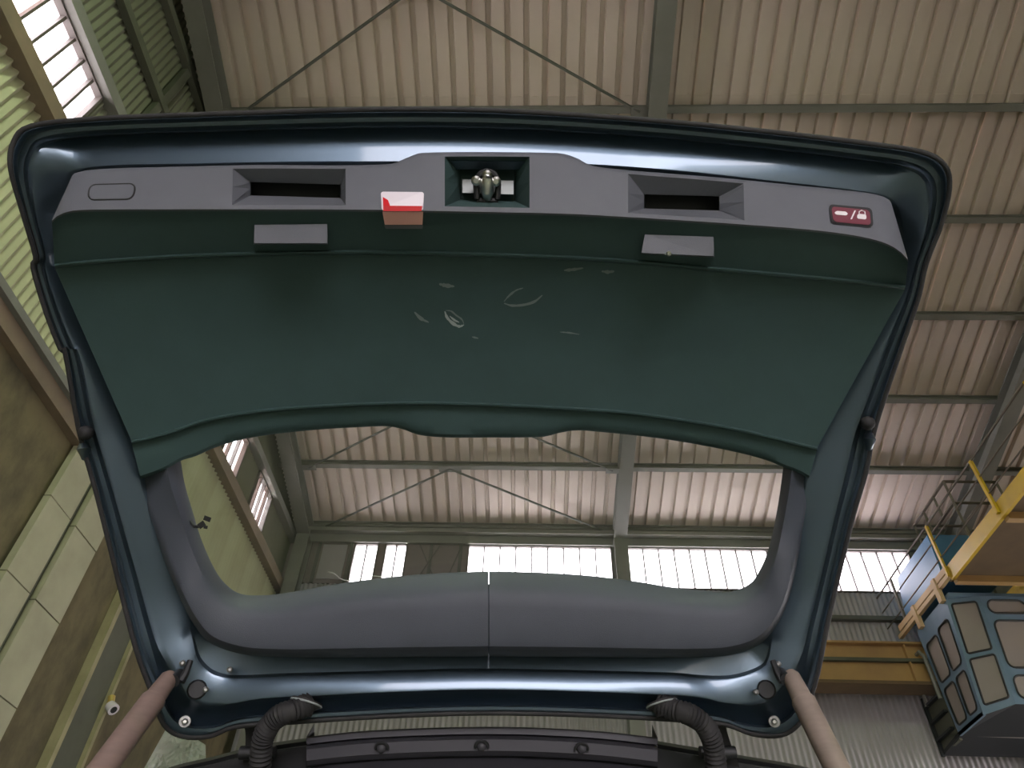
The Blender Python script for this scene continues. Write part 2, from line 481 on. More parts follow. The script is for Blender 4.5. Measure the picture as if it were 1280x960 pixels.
# ------------------------------------------------ far wall
BZ0, BZ1 = 6.55+CAM[2], 7.38+CAM[2]
wfar = empty('wall_far', (2, YF, 0)); tag(wfar, kind='structure')
ffm = corr_mesh('wall_sheet', 0.9, 0.09, 0.025, 'farsheet', 0)
x = XL
while x < 11:
    put(ffm, 'wall_sheet', wfar, (x, YF, 6.04+CAM[2]), BZ0-6.04-CAM[2])
    put(ffm, 'wall_sheet', wfar, (x, YF+.01, 0), 6.06+CAM[2])
    x += 0.9
for x in RAF:
    obj('column', *ibeam_vf((x, 11.47, 0), (x, 11.47, zroof(11.47)-0.3), 0.24, 0.28, 0.022, (0, 1, 0)), 'roofsteel', wfar)
obj('eave_beam', *box_vf((XL, YF-.10, BZ1), (11.4, YF+.1, zroof(YF)-.02)), 'roofsteel', wfar)
obj('eave_angle', *box_vf((XL, YF-.22, zroof(YF)-.20), (11.4, YF-.10, zroof(YF)-.12)), 'roofsteel', wfar)
obj('wall_girt', *box_vf((XL, YF-.12, 5.99+CAM[2]), (11.4, YF-.02, 6.06+CAM[2])), 'brace', wfar)
WF = [(-4.25, -4.17), (-3.36, -2.92), (-2.78, -2.38), (-1.23, 1.42), (1.72, 6.83)]
prev = XL
for a, b in WF+[(11.4, 11.4)]:
    if a-prev > 0.02:
        obj('wall_panel', *box_vf((prev, YF-.03, BZ0), (a, YF+.03, BZ1)), 'farpanel' if prev < 1 else 'roofsteel', wfar)
    prev = b
for xx in (-4.05, -3.45, -1.95, -1.4):
    obj('wall_stud', *box_vf((xx, YF-.06, BZ0), (xx+.06, YF-.02, BZ1)), 'brace', wfar)
obj('wall_panel', *box_vf((-3.95, YF-.05, BZ0+.08), (-3.50, YF-.02, BZ1-.04)), 'farsheet', wfar)
for xa, xb in ((-2.15, -1.75), (-1.75, -2.15), (-1.6, -1.35)):
    obj('brace_wire', *tube_vf([(xa, YF-.07, BZ0), (xb, YF-.07, BZ1)], 0.008, 5), 'brace', wfar)
for i, (a, b) in enumerate(WF):
    w = empty('window_%d' % (i+4), ((a+b)/2, YF, BZ0)); tag(w, kind='structure')
    obj('window_frame', *merge(box_vf((a-.01, YF-.05, BZ0), (a+.015, YF+.04, BZ1)), box_vf((b-.015, YF-.05, BZ0), (b+.01, YF+.04, BZ1)),
        box_vf((a, YF-.05, BZ1-.02), (b, YF+.04, BZ1)), box_vf((a, YF-.05, BZ0-.01), (b, YF+.04, BZ0+.012))), 'mullion', w)
    n = max(1, int(round((b-a)/0.285))); st = (b-a)/n
    if i in (1, 2): n, st = 2, (b-a)/2
    for k in range(n):
        x0 = a+k*st
        obj('pane', *box_vf((x0, YF, BZ0), (x0+st, YF+.006, BZ1)), 'daypane', w)
        if k > 0:
            obj('mullion', *box_vf((x0-.011, YF-.03, BZ0), (x0+.011, YF+.02, BZ1)), 'mullion', w)

# ------------------------------------------------ crane runway girder on the far wall
rw = empty('crane_runway', (4, 11.1, 5.0+CAM[2])); tag(rw, 'ochre painted crane runway girder along the far corrugated wall', 'girder')
rz0, rz1 = 4.68+CAM[2], 5.30+CAM[2]
obj('girder_web', *box_vf((XL+.25, 11.06, rz0), (11, 11.16, rz1)), 'ochre', rw)
obj('top_flange', *box_vf((XL+.25, 10.96, rz1), (11, 11.26, rz1+.03)), 'ochre', rw)
obj('bottom_flange', *box_vf((XL+.25, 10.90, rz0-.05), (11, 11.30, rz0)), 'rustplate', rw)
obj('conductor_bar', *box_vf((XL+.25, 10.98, rz0+.34), (11, 11.05, rz0+.39)), 'channel', rw)
for k in range(9):
    xx = -3.2+k*1.5
    obj('stiffener', *box_vf((xx, 10.99, rz0), (xx+.02, 11.06, rz1)), 'ochre', rw)

# ------------------------------------------------ overhead crane
X0, ZW = 6.0, 5.6+CAM[2]
cr = empty('overhead_crane', (6.8, 9, ZW)); tag(cr, 'yellow overhead crane walkway with handrails and a blue operator cab below', 'crane')
obj('deck_plate', *box_vf((X0+.05, 2.0, ZW-.03), (7.9, 9.55, ZW)), 'rustplate', cr)
obj('edge_beam', *box_vf((X0, 2.0, ZW-.08), (X0+.05, 9.42, ZW+.13)), 'yellow', cr)
obj('edge_timber', *box_vf((X0-.04, 9.42, ZW-.04), (X0+.02, 11.35, ZW+.02)), 'tan', cr)
obj('edge_timber', *box_vf((X0-.04, 9.42, ZW+.04), (X0+.02, 11.25, ZW+.13)), 'tan', cr)
for yy in (9.75, 10.55):
    obj('timber_bracket', *box_vf((X0-.06, yy, ZW-.22), (X0, yy+.10, ZW+.14)), 'tan', cr)
for yy in (4.6, 6.2, 7.8, 9.36):
    obj('cross_beam', *box_vf((X0+.05, yy, ZW-.13), (7.9, yy+.10, ZW-.03)), 'ochre', cr)
obj('main_girder', *box_vf((7.9, 1.0, ZW-.5), (8.6, 11.3, ZW+.7)), 'yellow', cr)
obj('end_truck', *box_vf((6.4, 10.95, rz1+.12), (9.0, 11.27, rz1+.42)), 'ochre', cr)
for xx in (6.7, 8.6):
    obj('wheel', *tube_vf([(xx, 11.06, rz1+.15), (xx, 11.16, rz1+.15)], 0.12, 16), 'railsteel', cr, 40)
RX = X0-0.02
for yy in (3.3, 4.8, 6.3, 7.85, 9.42, 10.98):
    obj('rail_post', *bar_vf((RX, yy, ZW-.02), (RX, yy, ZW+.84), 0.035, 0.05, (0, 1, 0)), 'yellow' if yy < 10 else 'railsteel', cr)
for h in (0.84, 0.56, 0.28):
    obj('handrail', *tube_vf([(RX, 2.0, ZW+h), (RX, 11.9, ZW+h)], 0.016 if h > .8 else 0.011, 6), 'railsteel', cr)
obj('rail_return', *tube_vf([(RX, 11.9, ZW+.84), (RX, 11.9, ZW+.02)], 0.014, 6), 'railsteel', cr)
# far cage of dark rods and blue gear housing on the deck
bx0, bx1, by0, by1, bz0, bz1 = 6.35, 7.15, 9.1, 10.3, ZW+.75, ZW+1.45
for (p, q) in [((bx0,by0,bz1),(bx1,by0,bz1)), ((bx0,by1,bz1),(bx1,by1,bz1)), ((bx0,by0,bz1),(bx0,by1,bz1)), ((bx1,by0,bz1),(bx1,by1,bz1)),
               ((bx0,by0,ZW),(bx0,by0,bz1)), ((bx1,by0,ZW),(bx1,by0,bz1)), ((bx0,by1,ZW),(bx0,by1,bz1)), ((bx1,by1,ZW),(bx1,by1,bz1)),
               ((bx0,by0,bz0+.3),(bx1,by0,bz0+.3)), ((bx0,by0,bz0+.3),(bx0,by1,bz0+.3)), ((bx0,9.5,bz0+.3),(bx0,9.5,bz1)), ((bx0,9.9,bz0+.3),(bx0,9.9,bz1))]:
    obj('cage_rod', *bar_vf(p, q, 0.035, 0.035, (0.3, 0.5, 0.8)), 'railsteel', cr)
hv, hf = box_vf((6.10, 9.75, ZW+.12), (6.95, 11.2, ZW+.98))
hv = [(x+(0.12 if z > ZW+.5 and x < 6.5 else 0), y+(0.12 if z > ZW+.5 and y < 10.5 else 0), z) for x, y, z in hv]
obj('gear_housing', hv, hf, 'blue', cr)
obj('housing_lid', *box_vf((6.28, 9.95, ZW+.98), (6.9, 11.1, ZW+1.04)), 'blue', cr)
obj('motor', *tube_vf([(6.4, 9.35, ZW+.30), (6.4, 9.40, ZW+.30), (6.4, 9.85, ZW+.30), (6.4, 9.9, ZW+.30)], [.10, .16, .16, .12], 16), 'cabdark', cr, 40)

# operator cab: posts and rails around real openings with panes
cz = CAM[2]
A = np.array
cab = obj('operator_cab', *box_vf((6.02, 9.66, 5.40+cz), (7.75, 10.85, 5.46+cz)), 'cabblue', cr)
# faces given as 4 corners (TL, TR, BR, BL seen from outside) and a list of windows in face fractions
def rrect(u0, v0, u1, v1, r=0.05, n=4, asp=1.0):
    pts = []
    for cx, cy, a0 in ((u1-r, v0+r*asp, -90), (u1-r, v1-r*asp, 0), (u0+r, v1-r*asp, 90), (u0+r, v0+r*asp, 180)):
        for k in range(n+1):
            a = math.radians(a0+90*k/n)
            pts.append((cx+r*math.cos(a), cy+r*asp*math.sin(a)))
    return pts
def cab_face(TL, TR, BR, BL, wins, mat='cabblue'):
    TL, TR, BR, BL = map(A, (TL, TR, BR, BL))
    nrm = np.cross(TR-TL, BL-TL); nrm = nrm/np.linalg.norm(nrm)
    def P(u, v, off=0): return (TL*(1-u)+TR*u)*(1-v)+(BL*(1-u)+BR*u)*v+nrm*off
    bm = bmesh.new()
    asp = np.linalg.norm(TR-TL)/np.linalg.norm(BL-TL)
    outer = [bm.verts.new(P(u, v)) for u, v in ((0,0),(1,0),(1,1),(0,1))]
    edges = [bm.edges.new((outer[i], outer[(i+1) % 4])) for i in range(4)]
    for (u0, v0, u1, v1) in wins:
        vs_ = [bm.verts.new(P(u, v)) for u, v in rrect(u0, v0, u1, v1, min(.07, (u1-u0)*.3), 4, asp)]
        edges += [bm.edges.new((vs_[i], vs_[(i+1) % len(vs_)])) for i in range(len(vs_))]
    bmesh.ops.triangle_fill(bm, edges=edges, use_beauty=True, use_dissolve=False)
    bm.normal_update()
    bm.verts.index_update()
    v = [np.array(q.co) for q in bm.verts]; f = [tuple(w.index for w in q.verts) for q in bm.faces]
    bm.free()
    n = len(v)
    V = v+[p-nrm*0.035*0+nrm*0.035 for p in v]
    # closed slab: front, back and the rims along every boundary edge
    cnt = {}
    for q in f:
        for i in range(len(q)):
            e = (q[i], q[(i+1) % len(q)]); k = tuple(sorted(e)); cnt.setdefault(k, []).append(e)
    Fc = list(f)+[tuple(i+n for i in reversed(q)) for q in f]
    for k, es in cnt.items():
        if len(es) == 1:
            a, b = es[0]; Fc.append((b, a, a+n, b+n))
    obj('cab_panel', V, Fc, mat, cab)
    for (u0, v0, u1, v1) in wins:
        loop = rrect(u0, v0, u1, v1, min(.07, (u1-u0)*.3), 4, asp)
        m = len(loop)
        V = [P(u, v_, 0.012) for u, v_ in loop]+[P(u, v_, 0.018) for u, v_ in loop]
        Fc = [tuple(range(m)), tuple(range(2*m-1, m-1, -1))]+[(i, (i+1) % m, m+(i+1) % m, m+i) for i in range(m)]
        obj('pane', V, Fc, 'cabglass', cab)
        pth = [P(u, v_, -0.004) for u, v_ in loop]
        V, Fc = tube_vf(pth+[pth[0], pth[1]], 0.014, 5, False)
        obj('window_gasket', V, Fc, 'black', cab)
zt, zb = 5.40+cz, 3.86+cz
FL_T, FL_B = (6.0, 9.75, zt), (6.0, 10.02, zb)          # front left edge
BL_T, BL_B = (6.0, 10.83, zt), (6.0, 10.78, zb)
FM_T, FM_B = (6.43, 9.64, zt), (6.40, 9.88, zb+.10)
FR_T, FR_B = (7.70, 9.64, zt), (7.70, 9.88, zb+.10)
BR_T, BR_B = (7.70, 10.83, zt), (7.70, 10.83, zb)
cab_face(BL_T, FL_T, FL_B, BL_B, [(.10, .16, .48, .54), (.55, .14, .90, .54), (.10, .60, .48, .93), (.56, .60, .90, .93)])
cab_face(FL_T, FM_T, FM_B, FL_B, [(.12, .05, .86, .50), (.12, .55, .88, .93)])
cab_face(FM_T, FR_T, FR_B, FM_B, [(.06, .04, .48, .17), (.06, .24, .48, .68), (.06, .75, .48, .95), (.53, .04, .95, .17), (.53, .24, .95, .68)])
cab_face(FR_T, BR_T, BR_B, FR_B, [(.1, .15, .9, .6)])
obj('cab_back', *box_vf((6.03, 10.79, zb), (7.70, 10.84, zt)), 'cabin', cab)
V = [FL_B, FM_B, FR_B, (7.7, 11.4, zb-.06), (6.0, 11.4, zb-.06), BL_B]
V = [A(v) for v in V]; V = V+[v+(0, 0, .05) for v in V]
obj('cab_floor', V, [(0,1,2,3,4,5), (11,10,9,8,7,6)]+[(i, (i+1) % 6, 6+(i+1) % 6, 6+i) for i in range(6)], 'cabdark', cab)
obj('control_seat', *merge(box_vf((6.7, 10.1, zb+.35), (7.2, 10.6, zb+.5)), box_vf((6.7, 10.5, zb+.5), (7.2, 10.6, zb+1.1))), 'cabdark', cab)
# boarding ladder landing behind the cab
obj('landing_panel', *box_vf((6.02, 10.84, zb-.03), (6.06, 11.38, zb+.62)), 'channel', cr)
for z in (zb+.12, zb+.36, zb+.60):
    obj('landing_rung', *box_vf((5.96, 10.86, z), (6.02, 11.38, z+.035)), 'cabdark', cr)
obj('landing_post', *bar_vf((5.99, 11.38, zb-.08), (5.99, 11.38, zb+.75), 0.05, 0.04, (0, 1, 0)), 'cabdark', cr)
V, Fc = tube_vf([(5.98, 10.86, zb+.55), (5.98, 10.86, zb+1.18), (5.98, 10.95, zb+1.30), (5.98, 11.15, zb+1.30), (5.98, 11.27, zb+1.2), (5.98, 11.3, zb+.6)], 0.03, 6)
obj('open_shutter_frame', V, Fc, 'roofsteel', cr)

# ================================================================== the car
HO = T(603, 895, 1.22)
tg = empty('tailgate', HO)
tag(tg, 'raised dark teal car tailgate seen from below with charcoal inner trim and rear window', 'tailgate')

RING = [  # (silhouette) (edge hidden beneath the trim)
 (40,158,100,222),(120,149,140,216),(240,144,240,214),(360,140,360,212),(480,137,480,212),(600,138,600,212),(720,144,720,214),
 (840,153,840,222),(960,165,960,235),(1070,178,1050,245),(1150,190,1095,252),(1180,207,1110,262),(1186,235,1118,280),
 (1176,280,1122,305),(1157,330,1118,335),(1148,370,1104,375),(1128,430,1070,435),(1106,495,1040,495),(1092,540,1015,545),
 (1082,590,1000,590),(1066,645,990,650),(1050,710,980,710),(1035,775,965,765),(1022,840,950,795),(1010,880,935,810),
 (998,905,910,816),(975,919,885,818),(940,917,855,818),(905,905,820,818),(840,899,760,818),(720,893,680,817),(600,891,600,816),
 (480,895,520,817),(370,902,440,818),(295,908,380,818),(262,920,320,817),(228,920,295,814),(205,905,278,806),(190,865,262,790),
 (170,810,245,765),(145,712,222,700),(122,620,192,625),(103,553,172,560),(95,515,155,520),(82,440,130,450),(76,436,118,425),
 (58,390,102,390),(42,335,84,340),(45,320,80,315),(28,262,78,285),(14,210,84,250),(18,178,92,232)]
OUT = catmull([(a, b) for a, b, c, d in RING], 4, True)
INN = catmull([(c, d) for a, b, c, d in RING], 4, True)
NB = len(OUT)
def base_d(y): return np.interp(y, [130, 210, 330, 540, 740, 818, 865, 920], [1.06, 1.065, 1.125, 1.205, 1.235, 1.225, 1.225, 1.24])
# weight of the hinge-side section (1 along the bottom edge)
wb = np.zeros(NB)
for j in range(NB):
    wb[j] = np.clip((OUT[j][1]-820)/60, 0, 1)
wu = np.array([np.clip((235-p[1])/35, 0, 1)*np.clip((p[0]-20)/60, 0, 1)*np.clip((1186-p[0])/60, 0, 1) for p in OUT])
PT = [(0, .0), (.05, -.004), (.09, .000), (.13, .016), (.22, .018), (.27, .000), (.30, -.004), (.36, .000), (.40, .001), (.62, .010), (.85, .022), (.87, .023), (1, .035)]
PU = [(0, .0), (.05, -.004), (.09, .004), (.13, .024), (.20, .026), (.25, .014), (.29, .010), (.31, .0350), (.33, .0342), (.60, .0255), (.84, .0172), (.86, .0165), (1, .030)]
PB = [(0, .0), (.05, -.006), (.10, -.004), (.13, .028), (.15, .0275), (.33, .012), (.36, -.004), (.39, -.008), (.42, -.007), (.67, .010), (.70, .013), (.74, .03), (1, .045)]
rows = []
for (t0, d0), (t1, d1), (t2, d2) in zip(PT, PB, PU):
    row = []
    for j in range(NB):
        t = t0*(1-wb[j])+t1*wb[j]; dd = d0*(1-wb[j])+d1*wb[j]
        t = t*(1-wu[j])+t2*wu[j]; dd = dd*(1-wu[j])+d2*wu[j]
        p = OUT[j]*(1-t)+INN[j]*t
        row.append(T(p[0], p[1], base_d(p[1])+dd))
    rows.append(row)
V = [p for r in rows for p in r]
frame = obj('inner_frame', V, grid_faces(len(rows), NB, True), 'paint', tg, 40)

sl = [T(p[0], p[1], base_d(p[1])-.001) for p in OUT]
obj('edge_seal', *tube_vf(sl+[sl[0], sl[1]], 0.0045, 8, False), 'rubber', tg, 60)

# window opening in pixels, clockwise from the upper left
WTOP = [(226,576),(245,570),(270,559),(300,550),(340,543),(400,537),(450,534),(485,533),(505,537),(525,544),(560,547),(605,547),(650,547),
        (680,546),(700,541),(722,538),(750,540),(800,545),(850,552),(900,561),(940,570),(965,578),(979,584)]
WR = [(979,584),(975,615),(969,650),(961,685),(951,710),(938,729),(912,740),(880,738),(840,734),(790,726),(730,719),(670,715.5),(611,714)]
WL = [(226,576),(231,605),(241,640),(252,675),(266,707),(280,728),(300,742),(330,744),(365,740),(420,730),(490,721),(550,716.5),(611,714)]
WLOOP = np.array(WTOP+WR[1:]+WL[::-1][1:-1], float)
wc = np.array((602.0, 640.0))
def win_hit(p, grow):
    d = np.array(p, float)-wc; d /= np.linalg.norm(d)
    best = 0
    for i in range(len(WLOOP)):
        a, b = WLOOP[i]-wc, WLOOP[(i+1) % len(WLOOP)]-wc
        e = b-a; den = d[0]*e[1]-d[1]*e[0]
        if abs(den) < 1e-9: continue
        t = (a[0]*e[1]-a[1]*e[0])/den; s = (a[0]*d[1]-a[1]*d[0])/den
        if t > 0 and -1e-6 <= s <= 1+1e-6: best = max(best, t)
    return wc+d*(best+grow)
# outer skin: rolled edge, outside panel, down to the window opening
rows = []
for add, mode in ((0.0, 'o'), (0.012, 'o2'), (0.045, 'o2'), (0.085, 'mid'), (0.085, 'w')):
    row = []
    for j in range(NB):
        o_, i_ = OUT[j], INN[j]
        w_ = win_hit(o_, 16)
        p = {'o': o_, 'o2': o_+(o_-wc)*0.002, 'mid': o_*.9+w_*.1, 'w': w_}[mode]
        dd = base_d(p[1])+add
        if mode == 'w': dd = 1.285
        row.append(T(p[0], p[1], dd))
    rows.append(row)
obj('outer_skin', [p for r in rows for p in r], grid_faces(len(rows), NB, True), 'paint', tg, 40)

# rear glass
gl = np.array([win_hit(p, 22) for p in catmull(WLOOP, 2, True)])
def glass_d(y): return np.interp(y, [520, 760], [1.245, 1.262])
m = len(gl)
V = [T(p[0], p[1], glass_d(p[1])) for p in gl]+[T(p[0], p[1], glass_d(p[1])+.004) for p in gl]
obj('rear_glass', V, [tuple(range(m)), tuple(range(2*m-1, m-1, -1))]+[(i, (i+1) % m, m+(i+1) % m, m+i) for i in range(m)], 'glass', tg)

# ---------------- main trim panel
def curve_fn(pts):
    c = catmull(pts, 8)
    return lambda x: np.interp(x, c[:, 0], c[:, 1])
y_bt = curve_fn([(60,240),(78,226),(95,216),(130,211),(250,207.5),(330,206),(430,206.5),(486,205),(500,201),(514,195),(530,191),(600,190),(690,191),(708,193),(724,199),
                 (742,207.5),(790,213),(900,222),(1000,232),(1060,238),(1095,243),(1112,250),(1128,264),(1140,280)])
y_le = curve_fn([(60,284),(68,273),(82,265.5),(120,262),(300,261.5),(440,262),(560,264),(700,267),(780,271),(900,278.5),(1000,286),(1060,293),(1098,301),(1122,312),(1138,328)])
y_st = curve_fn([(60,334),(100,329),(200,322),(300,318),(430,315.5),(550,317),(700,322),(800,328),(900,337),(1000,346),(1060,351.5),(1140,360)])
y_rg = curve_fn([(150,556),(205,543),(260,525),(330,513.5),(420,507),(520,504),(620,506.5),(720,511.5),(800,518),(900,533),(960,546),(1005,557),(1030,563)])
y_wn = curve_fn([(150,604),(178,598),(205,588)]+WTOP+[(1000,592),(1020,604)])
SX = [64]+list(np.linspace(70, 290, 24))+[302]+list(np.linspace(312, 422, 12))+[432]+list(np.linspace(440, 548, 14))+[556]+list(np.linspace(566, 652, 10))+[662]+\
     list(np.linspace(672, 785, 14))+[797]+list(np.linspace(807, 903, 11))+[913]+list(np.linspace(922, 1136, 26))
SX = np.array(SX)
def xmap(s, xl, xr):
    x = s.copy()
    a = s < 300; x[a] = 300-(300-s[a])*(300-xl)/(300-64.0)
    b = s > 920; x[b] = 920+(s[b]-920)*(xr-920)/(1136-920.0)
    return x
TR = []   # rows of (x array, y array, depth array)
def add_row(fn_or_y, xl, xr, d, dy=0):
    x = xmap(SX, xl, xr)
    y = fn_or_y(x)+dy
    TR.append((x, y, np.full(len(x), d)))
def blend_row(a, b, f, d):
    TR.append((a[0]*(1-f)+b[0]*f, a[1]*(1-f)+b[1]*f, np.full(len(SX), d)))
add_row(y_bt, 93, 1112, 1.125, 0)
add_row(y_bt, 93, 1112, 1.080, 0)
add_row(y_bt, 90, 1114, 1.072, 2.0)
bt = TR[-1]
x_ = xmap(SX, 66, 1134); le = (x_, y_le(x_)-2.5, None)
D0, D1 = 1.072, 1.032
HOLE_ROWS = {}
for f in (.05, .10, .5, .90, .95):
    HOLE_ROWS[f] = len(TR)
    blend_row(bt, le, f, D0+(D1-D0)*f)
add_row(y_le, 66, 1134, D1, -2.5)
add_row(y_le, 65, 1135, D1-.002, 0)
add_row(y_le, 65, 1135, D1+.003, 2.5)
a0 = TR[-1]
x_ = xmap(SX, 68, 1132); st = (x_, y_st(x_)-3.0, None)
for f in (.35, .7): blend_row(a0, st, f, 1.035+.047*f)
add_row(y_st, 68, 1132, 1.083, -3.0)
add_row(y_st, 68, 1132, 1.077, -1.0)
add_row(y_st, 69, 1131, 1.079, 1.2)
add_row(y_st, 69, 1131, 1.092, 3.2)
a0 = TR[-1]
x_ = xmap(SX, 164, 1022); rg = (x_, y_rg(x_)-2.5, None)
for f in np.linspace(0, 1, 9)[1:-1]: blend_row(a0, rg, f, 1.092+.100*f+.010*math.sin(math.pi*f))
add_row(y_rg, 164, 1022, 1.192, -2.5)
add_row(y_rg, 164, 1022, 1.186, -.8)
add_row(y_rg, 165, 1021, 1.187, 1.0)
add_row(y_rg, 165, 1021, 1.197, 2.8)
a0 = TR[-1]
x_ = xmap(SX, 175, 1012); wn = (x_, y_wn(x_)-4, None)
for f in (.33, .66): blend_row(a0, wn, f, 1.197+.01*f)
add_row(y_wn, 175, 1012, 1.208, -4)
add_row(y_wn, 176, 1011, 1.214, -1)
add_row(y_wn, 176, 1011, 1.222, 0)
add_row(y_wn, 177, 1010, 1.243, 0)
# column returns at both ends
V = []; nc = len(SX)+2
for (x, y, d) in TR:
    V.append(T(x[0]+1, y[0], d[0]+.045))
    V += [T(x[i], y[i], d[i]) for i in range(len(x))]
    V.append(T(x[-1]-1, y[-1], d[-1]+.045))
faces = []
r0, r1 = HOLE_ROWS[.05], HOLE_ROWS[.95]
HOLES = {}
def near(v): return int(np.argmin(abs(SX-v)))+1
for nm, xa, xb in (('l', 290, 432), ('m', 556, 662), ('r', 785, 931)):
    HOLES[nm] = (near(xa), near(xb))
for i in range(len(TR)-1):
    for j in range(nc-1):
        if r0 <= i < r1 and any(a <= j < b for a, b in HOLES.values()): continue
        faces.append((i*nc+j, i*nc+j+1, (i+1)*nc+j+1, (i+1)*nc+j))
V = np.array(V)
trim = obj('lower_trim_panel', V, faces, 'trim2', tg, 38)
# the wide lower field of the panel is a darker, greener moulding
trim.data.materials.append(MT['trim'])
led = [i for i, r in enumerate(TR) if abs(r[2][0]-(D1+.003)) < 1e-9][0]
lim = led*nc
for p in trim.data.polygons:
    if min(p.vertices) >= lim: p.material_index = 1

def pocket(name, hole, inner, d1, d2, mats, floor_scale=0.96):
    a, b = hole
    loop = [(r0, j) for j in range(a, b+1)]+[(i, b) for i in range(r0+1, r1+1)]+[(r1, j) for j in range(b-1, a-1, -1)]+[(i, a) for i in range(r1-1, r0, -1)]
    L0 = [V[i*nc+j] for i, j in loop]
    xs = lambda i, j: TR[i][0][j-1]
    L1, L2 = [], []
    ix0, iy0, ix1, iy1 = inner
    fr = {i: (i-r0)/(r1-r0) for i in range(r0, r1+1)}
    xA, xB = TR[r0][0][a-1], TR[r0][0][b-1]
    for i, j in loop:
        u = (SX[j-1]-SX[a-1])/(SX[b-1]-SX[a-1]); v = {HOLE_ROWS[.05]: 0, HOLE_ROWS[.10]: .06, HOLE_ROWS[.5]: .5, HOLE_ROWS[.90]: .94, HOLE_ROWS[.95]: 1}[i]
        sh = 0.028*(u-.5)*(ix1-ix0)
        px, py = ix0+u*(ix1-ix0), iy0+v*(iy1-iy0)+sh
        L1.append(T(px, py, d1))
        cx, cy = (ix0+ix1)/2, (iy0+iy1)/2
        L2.append(T(cx+(px-cx)*floor_scale, cy+(py-cy)*floor_scale, d2))
    n = len(loop)
    f1 = [(i, (i+1) % n, n+(i+1) % n, n+i) for i in range(n)]
    o1 = obj(name, L0+L1, f1, mats[0], trim)
    f2 = [(i, (i+1) % n, n+(i+1) % n, n+i) for i in range(n)]+[tuple(range(n, 2*n))]
    obj(name.replace('recess', 'slot'), L1+L2, f2, mats[1], trim)
pocket('handle_recess', HOLES['l'], (313, 229, 426, 246), 1.088, 1.125, ('trim2', 'black'))
pocket('handle_recess', HOLES['r'], (805, 244, 899, 262), 1.088, 1.125, ('trim2', 'black'))
pocket('latch_recess', HOLES['m'], (574, 210, 645, 251), 1.105, 1.118, ('trim', 'trim'))

# latch
Lc = lambda x, y, d=1.095: T(x, y, d)
lat = obj('latch_plate', *merge(([Lc(578,224,1.100),Lc(642,226,1.100),Lc(642,243,1.095),Lc(578,241,1.095),Lc(578,224,1.114),Lc(642,226,1.114),Lc(642,243,1.112),Lc(578,241,1.112)],
      [(0,1,2,3),(7,6,5,4),(0,4,5,1),(1,5,6,2),(2,6,7,3),(3,7,4,0)])), 'greyzinc', tg)
arch = [Lc(596,249,1.085)]+[Lc(609-14*math.cos(a), 231-17*math.sin(a), 1.082) for a in np.linspace(0, math.pi, 11)]+[Lc(622,249,1.085)]
obj('latch_claw', *tube_vf(arch, 0.0045, 8), 'black', lat, 40)
obj('latch_pawl', *tube_vf([Lc(608,214,1.08), Lc(609,226,1.072), Lc(609,240,1.078), Lc(609,250,1.09)], [.004, .010, .010, .006], 10), 'steel', lat, 40)
for px, py in ((595,226),(620,227),(609,219)):
    obj('latch_bolt', *tube_vf([Lc(px,py,1.082), Lc(px,py,1.072), Lc(px,py,1.069)], [.0075,.0075,.004], 10), 'steel', lat, 40)
obj('latch_base', *tube_vf([Lc(596,252,1.09), Lc(622,252,1.09)], 0.006, 8), 'black', lat, 40)

def quad_plate(name, corners, d, thick, mat, parent, rr=0.0, dfun=None, n=5):
    """thin rounded plate proud of the trim; corners TL TR BR BL in pixels"""
    TL, TR_, BR, BL = [np.array(c, float) for c in corners]
    pts = rrect(0, 0, 1, 1, rr, n, np.linalg.norm(TR_-TL)/np.linalg.norm(BL-TL)) if rr > 0 else [(0,0),(1,0),(1,1),(0,1)]
    P = [(TL*(1-u)+TR_*u)*(1-v)+(BL*(1-u)+BR*u)*v for u, v in pts]
    ds = [(dfun(p) if dfun else d) for p in P]
    m = len(P)
    V = [T(p[0], p[1], q) for p, q in zip(P, ds)]+[T(p[0], p[1], q+thick) for p, q in zip(P, ds)]
    return obj(name, V, [tuple(range(m)), tuple(range(2*m-1, m-1, -1))]+[(i, (i+1) % m, m+(i+1) % m, m+i) for i in range(m)], mat, parent)
def band_d(p):
    f = (p[1]-y_bt(p[0])-2)/(y_le(p[0])-2.5-y_bt(p[0])-2)
    return D0+(D1-D0)*min(max(f, 0), 1)
def strip_d(p):
    f = (p[1]-y_le(p[0])-2.5)/(y_st(p[0])-3-y_le(p[0])-2.5)
    return 1.035+.047*min(max(f, 0), 1)
# blank cover on the left with its dark joint
cov = [(112,231),(170,229.5),(166,249),(110,250)]
P = [(np.array(cov[0])*(1-u)+np.array(cov[1])*u)*(1-v)+(np.array(cov[3])*(1-u)+np.array(cov[2])*u)*v for u, v in rrect(0, 0, 1, 1, .14, 4, 2.8)]
pth = [T(p[0], p[1], band_d(p)-.0006) for p in P]
cj = obj('cover_joint', *tube_vf(pth+[pth[0], pth[1]], 0.0013, 6, False), 'black', trim)
quad_plate('blank_cover', cov, 0, .004, 'trim2', trim, .14, lambda p: band_d(p)-.0012)
